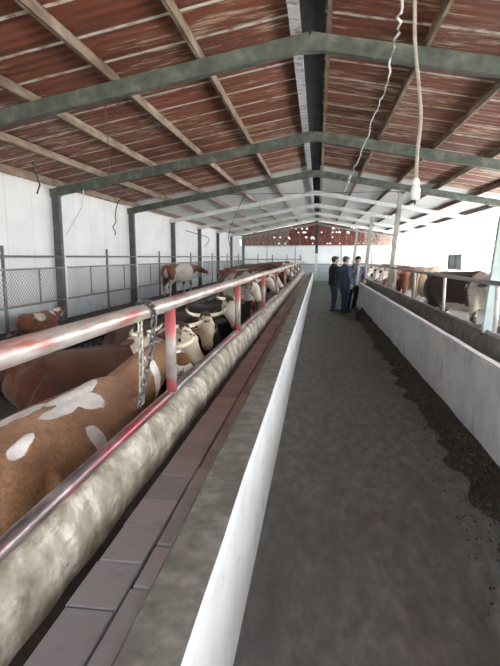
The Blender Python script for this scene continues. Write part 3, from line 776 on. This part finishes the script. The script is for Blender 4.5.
        bm = bmesh.new(); loft(bm, [e0, e0+ed*.05, e0+ed*.11, e0+ed*.17, e0+ed*.205], [(.022, .02), (.05, .018), (.06, .014), (.04, .011), (.008, .005)], 12, D)
        o = link_mesh('ear', bm, coat, t, True)
        a2 = o.data.attributes.new('coat', 'FLOAT', 'POINT')
        for q in a2.data: q.value = .9 if face_white and eartag is False and coat in (M['coat_cream'],) else .1
        bm = bmesh.new(); ball(bm, P+D*.185+Sd*s*.123-U*.005, .018, 10); link_mesh('eye', bm, M['eye'], t, True)
    if eartag:
        e1 = P-Sd*.22*eartag-U*.11-D*.02
        bm = bmesh.new(); beam(bm, e1-U*.035, e1+U*.035, .055, .006, D)
        bmesh.ops.bevel(bm, geom=bm.edges[:], offset=.002, segments=1, affect='EDGES'); link_mesh('ear_tag', bm, M['tag'], t)
    bm = bmesh.new(); ball(bm, (0, 0, 0), (1, 1, 1), 12)
    bmesh.ops.transform(bm, verts=bm.verts, matrix=Matrix.Translation(P+D*.515-U*.072) @ Matrix((D*.032, Sd*.062, U*.052)).transposed().to_4x4())
    mz = link_mesh('muzzle', bm, M['muzzle'], t, True)
    for s in (-1, 1):
        bm = bmesh.new(); ball(bm, P+D*.538+Sd*s*.03-U*.055, .011, 8); link_mesh('nostril', bm, M['eye'], mz, True)
    # tail
    tz = 1.17+dz
    if stand: pts = [(-.83, 0, tz), (-.9, 0, tz-.08), (-.925, .01, tz-.3), (-.915, .03, tz-.55), (-.9, .03, tz-.72)]
    else: pts = [(-.83, 0, tz), (-.91, .02, tz-.1), (-.93, .08, tz-.3), (-.96, .2, .12), (-1.0, .34, .06)]
    tp = smooth_path(pts, 4); n = len(tp)
    bm = bmesh.new(); loft(bm, tp, [.032*(1-i/n)+.014 for i in range(n)], 8, (0, 1, 0)); tl = link_mesh('tail', bm, coat, t, True)
    a2 = tl.data.attributes.new('coat', 'FLOAT', 'POINT')
    e = tp[-1]; d2 = (tp[-1]-tp[-2]).normalized()
    bm = bmesh.new(); loft(bm, [e-d2*.03, e+d2*.05, e+d2*.13, e+d2*.2], [.018, .04, .036, .008], 8, (0, 1, 0)); link_mesh('tail_tuft', bm, M['coat_cream'], tl, True)
    if stand:
        for (hx, hy) in ((.56, .165), (.56, -.165), (-.66, .165), (-.66, -.165)):
            pass
    return t

# --- left pen, lying at the manger
cow('tan cow with large branching white patch on its back, lying nearest behind the chains', (-1.56, 2.80, 0), 83, M['coat_tan'], 1.035, 'lie', (-1.29, 4.12, .86), (.30, .75, -.5), voxel=.016,
    patches=[((.12, .0, .77), (.27, .07, .2)), ((.10, -.12, .74), (.13, .09, .15)), ((-.12, -.10, .75), (.17, .05, .15)), ((-.28, .05, .76), (.22, .06, .2)), ((-.12, -.31, .60), (.055, .07, .11)),
             ((-.58, -.19, .72), (.09, .05, .10)), ((.93, -.16, .68), (.05, .25, .2)), ((.3, -.42, .25), (.5, .1, .12))], face_white=True, horns=.15)
cow('deep red cow with a narrow white girth stripe, lying behind the tan cow', (-2.35, 4.85, 0), 42, M['coat_red'], .95, 'lie', (-1.89, 5.15, .80), (.75, -.35, -.5), voxel=.02,
    patches=[((.50, -.05, .5), (.06, .6, .6), 1.2)], face_white=True, horns=.17, eartag=-1)
cow('red cow with white face and neck, just right of the first rail post', (-2.35, 6.7, 0), -48, M['coat_red'], .98, 'lie', (-1.52, 5.5, .84), (.55, -.55, -.5), voxel=.022,
    patches=[((.95, 0, .7), (.3, .3, .32))], horns=.14)
cow('cream curly-headed cow facing the camera with wide horns, lying at the left manger', (-2.1, 7.8, 0), -48, M['coat_curly'], 1.0, 'lie', (-1.50, 6.6, .84), (.22, -.75, -.5), voxel=.022,
    patches=[((.9, 0, .75), (.2, .2, .2))], horns=.20, face_white=True, horn_up=.7)
cow('white-faced cow with small upturned horns behind the cream curly-headed cow', (-2.1, 9.2, 0), -48, M['coat_dark'], 1.0, 'lie', (-1.42, 7.95, .96), (.35, -.62, -.62), voxel=.025,
    patches=[((.9, 0, .75), (.2, .2, .2))], horns=.16)
# --- left pen, standing farther on
far = [
 ('red and white cow at the left manger rails, nearest of the standing ones', (-1.85, 11.6, 0), -62, M['coat_rust'], 1.0, (-1.38, 10.65, 1.12), (.4, -.55, -.6), [((.2,-.2,.9),(.35,.4,.4)), ((-.7,-.1,1.0),(.16,.25,.5)), ((.75,0,1.0),(.25,.4,.4))], True),
 ('cream and rust patched cow standing close behind the first standing cow at the left manger', (-1.95, 13.5, 0), -40, M['coat_rust'], 1.0, (-1.30, 12.8, 1.15), (.55, -.4, -.5), [((0,0,1.2),(.25,.5,.3)), ((.55,-.2,.9),(.2,.3,.4))], True),
 ('plain rust cow standing at the left manger, third of the standing ones', (-2.15, 15.0, 0), -20, M['coat_rust'], 1.0, (-1.30, 14.6, 1.15), (.55, -.4, -.5), [], True),
 ('dark red cow standing at the left manger, fourth of the standing ones', (-2.2, 16.4, 0), -10, M['coat_red'], 1.02, (-1.30, 16.1, 1.15), (.55, -.4, -.5), [], False),
 ('dark brown cow standing at the left manger, fifth of the standing ones', (-2.2, 18.4, 0), -5, M['coat_red'], 1.04, (-1.30, 18.1, 1.15), (.55, -.4, -.5), [], False),
 ('rust cow with a white face feeding far along the left manger', (-2.2, 20.6, 0), 0, M['coat_rust'], 1.02, (-1.28, 20.4, 1.2), (.55, -.4, -.45), [((.8,0,1.0),(.3,.3,.3))], True),
 ('white-headed cow reaching over the left manger near the far end', (-2.1, 23.4, 0), 0, M['coat_rust'], 1.05, (-1.22, 23.2, 1.2), (.4, -.7, -.3), [((.8,0,1.1),(.4,.4,.4))], True),
 ('farthest pale-headed cow at the end of the left manger', (-2.1, 27.5, 0), 0, M['coat_red'], 1.05, (-1.22, 27.3, 1.2), (.4, -.7, -.3), [((.8,0,1.1),(.3,.4,.4))], True),
]
for (lb, lc, hg, ct, sc, pl, lk, pt, fw) in far:
    cow(lb, lc, hg, ct, sc, 'stand', pl, lk, patches=pt, voxel=.032, horns=.2, face_white=fw)
# --- on the raised ledge by the left wall
cow('white and rust heifer standing on the raised ledge by the left wall fence', (-4.74, 16.8, .3), 66, M['coat_rust'], .84, 'stand', (-4.30, 17.75, 1.3), (.85, .2, -.35), voxel=.028, horns=0,
    patches=[((.2,-.2,1.0),(.42,.45,.5)), ((-.25,-.3,.9),(.3,.3,.4)), ((-.85,.0,.8),(.14,.14,.4)), ((-.55,-.2,.5),(.3,.3,.25)), ((.6,0,1.0),(.14,.4,.4))], face_white=False, category='heifer', name='heifer')
cow('rust and white calf lying on the raised ledge at the far left', (-4.93, 8.3, .3), 80, M['coat_rust'], .5, 'lie', (-4.83, 8.85, .68), (-.3, .8, -.4), voxel=.03, horns=0,
    patches=[((-.25,-.2,.62),(.28,.2,.22)), ((.55,-.1,.66),(.14,.2,.12)), ((.9,0,.8),(.2,.2,.2))], category='calf', name='calf')
# --- right pen
cow('dark brown cow with white neck and cream belly standing nearest behind the right rails', (2.80, 10.3, 0), -63, M['coat_dark'], 1.03, 'stand', (3.05, 9.25, 1.22), (.35, -.6, -.6), voxel=.026, horns=0,
    patches=[((.86,0,1.0),(.45,.6,.6)), ((.1,-.2,.60),(.5,.4,.16))])
cow('black-brown cow lying low behind the wide pale blue post', (2.72, 7.95, 0), -82, M['coat_dark'], .82, 'lie', (2.95, 7.1, .62), (.6, -.3, -.6), voxel=.03, horns=0, face_white=False)
cow('pale tan-backed cow standing tail towards the camera in the right pen', (3.05, 14.2, 0), 58, M['coat_paletan'], 1.05, 'stand', (3.8, 15.1, 1.1), (.6, .5, -.6), voxel=.032, horns=0,
    patches=[((-.3,-.3,.6),(.3,.3,.3)), ((.7,0,.8),(.3,.4,.3))])
cow('dark brown cow lying beside the right manger below the tan-backed cow', (2.66, 12.3, 0), -86, M['coat_dark'], .8, 'lie', (2.66, 11.4, .62), (.5, -.6, -.6), voxel=.034, horns=0,
    patches=[((.2,-.4,.2),(.4,.2,.15))])
cow('rust-headed cow standing at the right manger behind the second leaning post', (3.2, 16.9, 0), 200, M['coat_rust'], 1.0, 'stand', (2.45, 16.5, 1.15), (-.4, -.5, -.5), voxel=.034, horns=.15, face_white=False,
    patches=[((.2,0,.8),(.2,.4,.3))])
cow('white and red cow feeding through the right rails, left of the second leaning post', (3.25, 19.0, 0), 182, M['coat_rust'], 1.0, 'stand', (2.45, 18.9, 1.15), (-.4, -.5, -.5), voxel=.034, horns=.15,
    patches=[((.6,0,.9),(.3,.4,.5)), ((-.2,0,1.1),(.2,.4,.3))])
cow('red and white cow at the right manger right of the men, second farthest', (3.25, 21.2, 0), 175, M['coat_rust'], 1.0, 'stand', (2.45, 20.8, 1.15), (-.4, -.5, -.5), voxel=.036, horns=.15,
    patches=[((.1,0,.9),(.25,.4,.5)), ((.8,0,1.0),(.2,.4,.3))])
cow('farthest red and white cow at the right manger beside the men', (3.2, 24, 0), 180, M['coat_rust'], 1.0, 'stand', (2.45, 23.8, 1.15), (-.4, -.5, -.5), voxel=.036, horns=.15,
    patches=[((.4,0,1.0),(.3,.4,.4))])

# ------------------------------------------------------------------ people
def person(label, loc, deg, jacket, trouser, shoe, hair, arms, legs=((0, 0), (0, 0)), lean=(0, 0), open_front=None, long=0, head_turn=0, head_down=0, H=1.0):
    """faces +X; arms = (left, right) each (elbow xyz, wrist xyz, fingers direction xyz)"""
    t = thing('person', label, 'person', loc, R(deg), 'people standing in the aisle'); t.scale = (H*1.1, H*1.1, H)
    lx, ly = lean
    def ln(z, x=0, y=0): k = max(0, z-.9); return Vector((x+lx*k, y+ly*k, z))
    sh = [ln(1.385, 0, .175), ln(1.385, 0, -.175)]; nkp = ln(1.44); hc = ln(1.575, .035)
    bm = bmesh.new()
    tor = [(.80, .13, .10), (.88, .165, .115), (.98, .155, .11), (1.08, .145, .105), (1.2, .165, .115), (1.3, .175, .115), (1.38, .14, .095), (1.43, .075, .07)]
    loft(bm, [ln(z) for z, a, b in tor], [(a, b) for z, a, b in tor], 20, (1, 0, 0))
    loft(bm, [ln(1.38), nkp, hc-Vector((.03, 0, .04))], [.065, .055, .055], 12, (1, 0, 0))
    hr = Matrix.Rotation(R(head_turn), 3, 'Z') @ Matrix.Rotation(R(head_down), 3, 'Y')
    def hp(x, y, z): return hc + hr @ Vector((x, y, z))
    def hball(c, r):
        m4 = Matrix.Translation(hp(*c)) @ hr.to_4x4() @ Matrix.Diagonal((r[0], r[1], r[2], 1))
        bmesh.ops.create_uvsphere(bm, u_segments=14, v_segments=10, radius=1, matrix=m4)
    hball((-.01, 0, .02), (.095, .078, .09)); hball((.02, 0, -.045), (.072, .062, .07)); hball((.05, 0, -.085), (.035, .035, .03))
    hball((.092, 0, -.02), (.02, .014, .028)); hball((.098, 0, -.033), (.017, .018, .012)); hball((.08, 0, .02), (.018, .05, .012))
    for s in (-1, 1): hball((-.005, s*.08, -.01), (.02, .01, .032))
    hball((.082, 0, -.066), (.012, .024, .008))
    wrists = []
    for i, (el, wr, fd) in enumerate(arms):
        s = 1 if i == 0 else -1; el = Vector(el); wr = Vector(wr); fd = Vector(fd).normalized()
        loft(bm, [sh[i], sh[i].lerp(el, .5), el, el.lerp(wr, .35), wr], [.055, .047, .04, .04, .027], 12, (.1, 1, 0))
        side = fd.cross(Vector((0, 0, 1)));  side = side.normalized() if side.length > .1 else Vector((1, 0, 0))
        nrm = side.cross(fd).normalized()
        loft(bm, [wr-fd*.01, wr+fd*.04, wr+fd*.085], [(.024, .017), (.040, .018), (.040, .014)], 12, nrm)
        for k, ln_ in enumerate((.066, .076, .072, .056)):
            b0 = wr+fd*.075+side*(-.030+.020*k)
            loft(bm, [b0, b0+fd*ln_*.45-nrm*.006, b0+fd*ln_*.75-nrm*.022, b0+fd*ln_*.9-nrm*.040], [.0095, .0088, .008, .007], 8, side)
        b0 = wr+fd*.025-side*.03*s
        loft(bm, [b0, b0+fd*.03-side*.025*s, b0+fd*.062-side*.03*s-nrm*.01], [.012, .010, .008], 8, nrm)
        wrists.append((el, wr))
    feet = []
    for i, (fx, fy) in enumerate(legs):
        s = 1 if i == 0 else -1
        hip = Vector((0, s*.09, .86)); kn = Vector((.03+fx*.5, s*.10+fy*.5, .47)); an = Vector((-.01+fx, s*.10+fy, .09))
        loft(bm, [hip, hip.lerp(kn, .5), kn, kn.lerp(an, .3), an], [.085, .072, .052, .052, .036], 14, (1, 0, 0))
        loft(bm, [an+Vector((-.05, 0, -.045)), an+Vector((.03, 0, -.045)), an+Vector((.12, 0, -.06)), an+Vector((.17, 0, -.066))], [(.03, .035), (.036, .038), (.04, .026), (.028, .018)], 10)
        feet.append((hip, kn, an))
    me = remeshed(bm, .0085, 1); me.materials.append(M['skin'])
    b = bpy.data.objects.new('body', me); C.objects.link(b); b.parent = t
    # hair, eyes
    bm = bmesh.new(); hball((-.022, 0, .045), (.098, .086, .085)); hball((-.05, 0, -.005), (.062, .078, .07)); hball((.045, 0, .09), (.05, .06, .03))
    hm = remeshed(bm, .012, 1); hm.materials.append(hair); h = bpy.data.objects.new('hair', hm); C.objects.link(h); h.parent = t
    for s in (-1, 1):
        bm = bmesh.new(); ball(bm, hp(.083, s*.03, .0), .009, 8); link_mesh('eye', bm, M['eye'], t, True)
    # jacket
    bm = bmesh.new(); z0 = .80-long
    jk = [(z0, .20, .145), (.90, .20, .145), (1.0, .19, .14), (1.1, .185, .138), (1.2, .195, .145), (1.3, .20, .14), (1.38, .16, .115), (1.425, .09, .085)]
    loft(bm, [ln(z) for z, a, c in jk], [(a, c) for z, a, c in jk], 22, (1, 0, 0))
    for i, (el, wr) in enumerate(wrists):
        e2 = el.lerp(wr, .93)
        loft(bm, [sh[i]-Vector((0, 0, .01)), sh[i].lerp(el, .5), el, el.lerp(wr, .4), e2], [.078, .07, .064, .058, .046], 14, (.1, 1, 0))
    loft(bm, [ln(1.41), ln(1.465, .0)], [(.075, .085), (.07, .078)], 16, (1, 0, 0))
    jm = remeshed(bm, .014, 2)
    for v in jm.vertices: v.co += v.normal*.006*noise.noise(v.co*14)
    jm.materials.append(jacket); j = bpy.data.objects.new('jacket', jm); C.objects.link(j); j.parent = t
    if open_front:
        bm = bmesh.new(); loft(bm, [ln(.80-long, .135), ln(1.0, .132), ln(1.2, .138), ln(1.34, .13), ln(1.40, .08)], [(.075, .02), (.055, .02), (.045, .02), (.045, .02), (.03, .02)], 12, (1, 0, 0))
        link_mesh('shirt', bm, open_front, t, True)
    bm = bmesh.new()
    loft(bm, [(0, 0, .97), (0, 0, .88), (0, 0, .80)], [(.165, .125), (.18, .135), (.16, .125)], 18, (1, 0, 0))
    for hip, kn, an in feet:
        loft(bm, [hip, hip.lerp(kn, .5), kn, kn.lerp(an, .5), an+Vector((0, 0, -.02))], [.10, .088, .07, .065, .062], 14, (1, 0, 0))
    tm = remeshed(bm, .013, 2)
    for v in tm.vertices: v.co += v.normal*.005*noise.noise(v.co*16)
    tm.materials.append(trouser); o = bpy.data.objects.new('trousers', tm); C.objects.link(o); o.parent = t
    for hip, kn, an in feet:
        bm = bmesh.new()
        loft(bm, [an+Vector((-.075, 0, -.045)), an+Vector((-.03, 0, -.04)), an+Vector((.04, 0, -.04)), an+Vector((.12, 0, -.055)), an+Vector((.185, 0, -.062)), an+Vector((.205, 0, -.066))], [(.032, .044), (.042, .05), (.046, .05), (.052, .034), (.042, .027), (.018, .016)], 14)
        link_mesh('shoe', bm, shoe, t, True)
    return t
person('person in black jacket and dark jeans, leftmost of the three people', (.50, 15.8, 0), 20, M['black_jacket'], M['jeans'], M['shoe_grey'], M['hair'],
       arms=(((.05, .27, 1.12), (.26, .12, 1.0), (.5, -.5, -.5)), ((.02, -.27, 1.12), (.25, -.14, .98), (.6, .5, -.4))), legs=((.05, .0), (-.04, 0)), head_down=8, H=.985)
person('person with greying hair in long navy jacket, middle of the three in the aisle', (.80, 15.15, 0), 35, M['navy_jacket'], M['jeans'], M['shoe_black'], M['hair_grey'],
       arms=(((-.06, .27, 1.12), (.08, .20, .90), (.4, -.3, -.8)), ((-.08, -.26, 1.12), (.02, -.25, .87), (.3, .1, -.9))), legs=((.06, 0), (-.05, 0)), head_down=12, long=.08, H=.985)
person('person in slate blue jacket over pale shirt with a hand raised to the mouth', (1.11, 15.8, 0), -62, M['blue_jacket'], M['black_trouser'], M['shoe_black'], M['hair'],
       arms=(((.06, .27, 1.12), (.22, .20, .96), (.6, -.2, -.5)), ((.14, -.25, 1.14), (.17, -.08, 1.38), (.1, .3, .9))), legs=((-.10, -.02), (.04, -.10)), lean=(.05, .12), head_down=14, head_turn=-20, open_front=M['shirt'], H=.985)

# ------------------------------------------------------------------ ground outside, light and camera
bm = bmesh.new()
v = [bm.verts.new(p) for p in ((-80, -60, -.2), (80, -60, -.2), (80, 120, -.2), (-80, 120, -.2))]; bm.faces.new(v)
o = struct('ground', bm, noisy('bare_earth_outside', [(.3, (.32,.29,.25)), (.7, (.42,.39,.34))], .4, .9, bd=0))

wd_ = bpy.data.worlds.new('world'); S.world = wd_; wd_.use_nodes = True
nt = wd_.node_tree; bg = nt.nodes['Background']
sky = nt.nodes.new('ShaderNodeTexSky'); sky.sky_type = 'NISHITA'; sky.sun_disc = False
sky.sun_elevation = R(38); sky.sun_rotation = R(90); sky.air_density = 1; sky.dust_density = 3; sky.ozone_density = 1
hs = nt.nodes.new('ShaderNodeHueSaturation'); hs.inputs['Saturation'].default_value = .25; nt.links.new(sky.outputs[0], hs.inputs['Color']); nt.links.new(hs.outputs[0], bg.inputs[0]); bg.inputs[1].default_value = .35
sun = bpy.data.lights.new('sun', 'SUN'); sun.energy = 23; sun.angle = R(.6); sun.color = (.98, .99, .94)
so = bpy.data.objects.new('sun', sun); C.objects.link(so)
d = Vector((-.80, .12, -.42)); so.rotation_euler = d.to_track_quat('-Z', 'Y').to_euler()

cam = bpy.data.cameras.new('camera'); co = bpy.data.objects.new('camera', cam); C.objects.link(co)
f = 500.0
p = math.atan(76/f); w_ = math.atan(68/f*math.cos(p))
co.location = (0, 0, 1.65)
co.rotation_euler = (PI/2-p, 0, w_)
cam.sensor_fit = 'VERTICAL'; cam.sensor_height = 24; cam.lens = 24*f/666; cam.clip_start = .05; cam.clip_end = 300
S.camera = co
S.view_settings.view_transform = 'Standard'; S.view_settings.look = 'None'
S.view_settings.exposure = 1.5; S.view_settings.gamma = 1
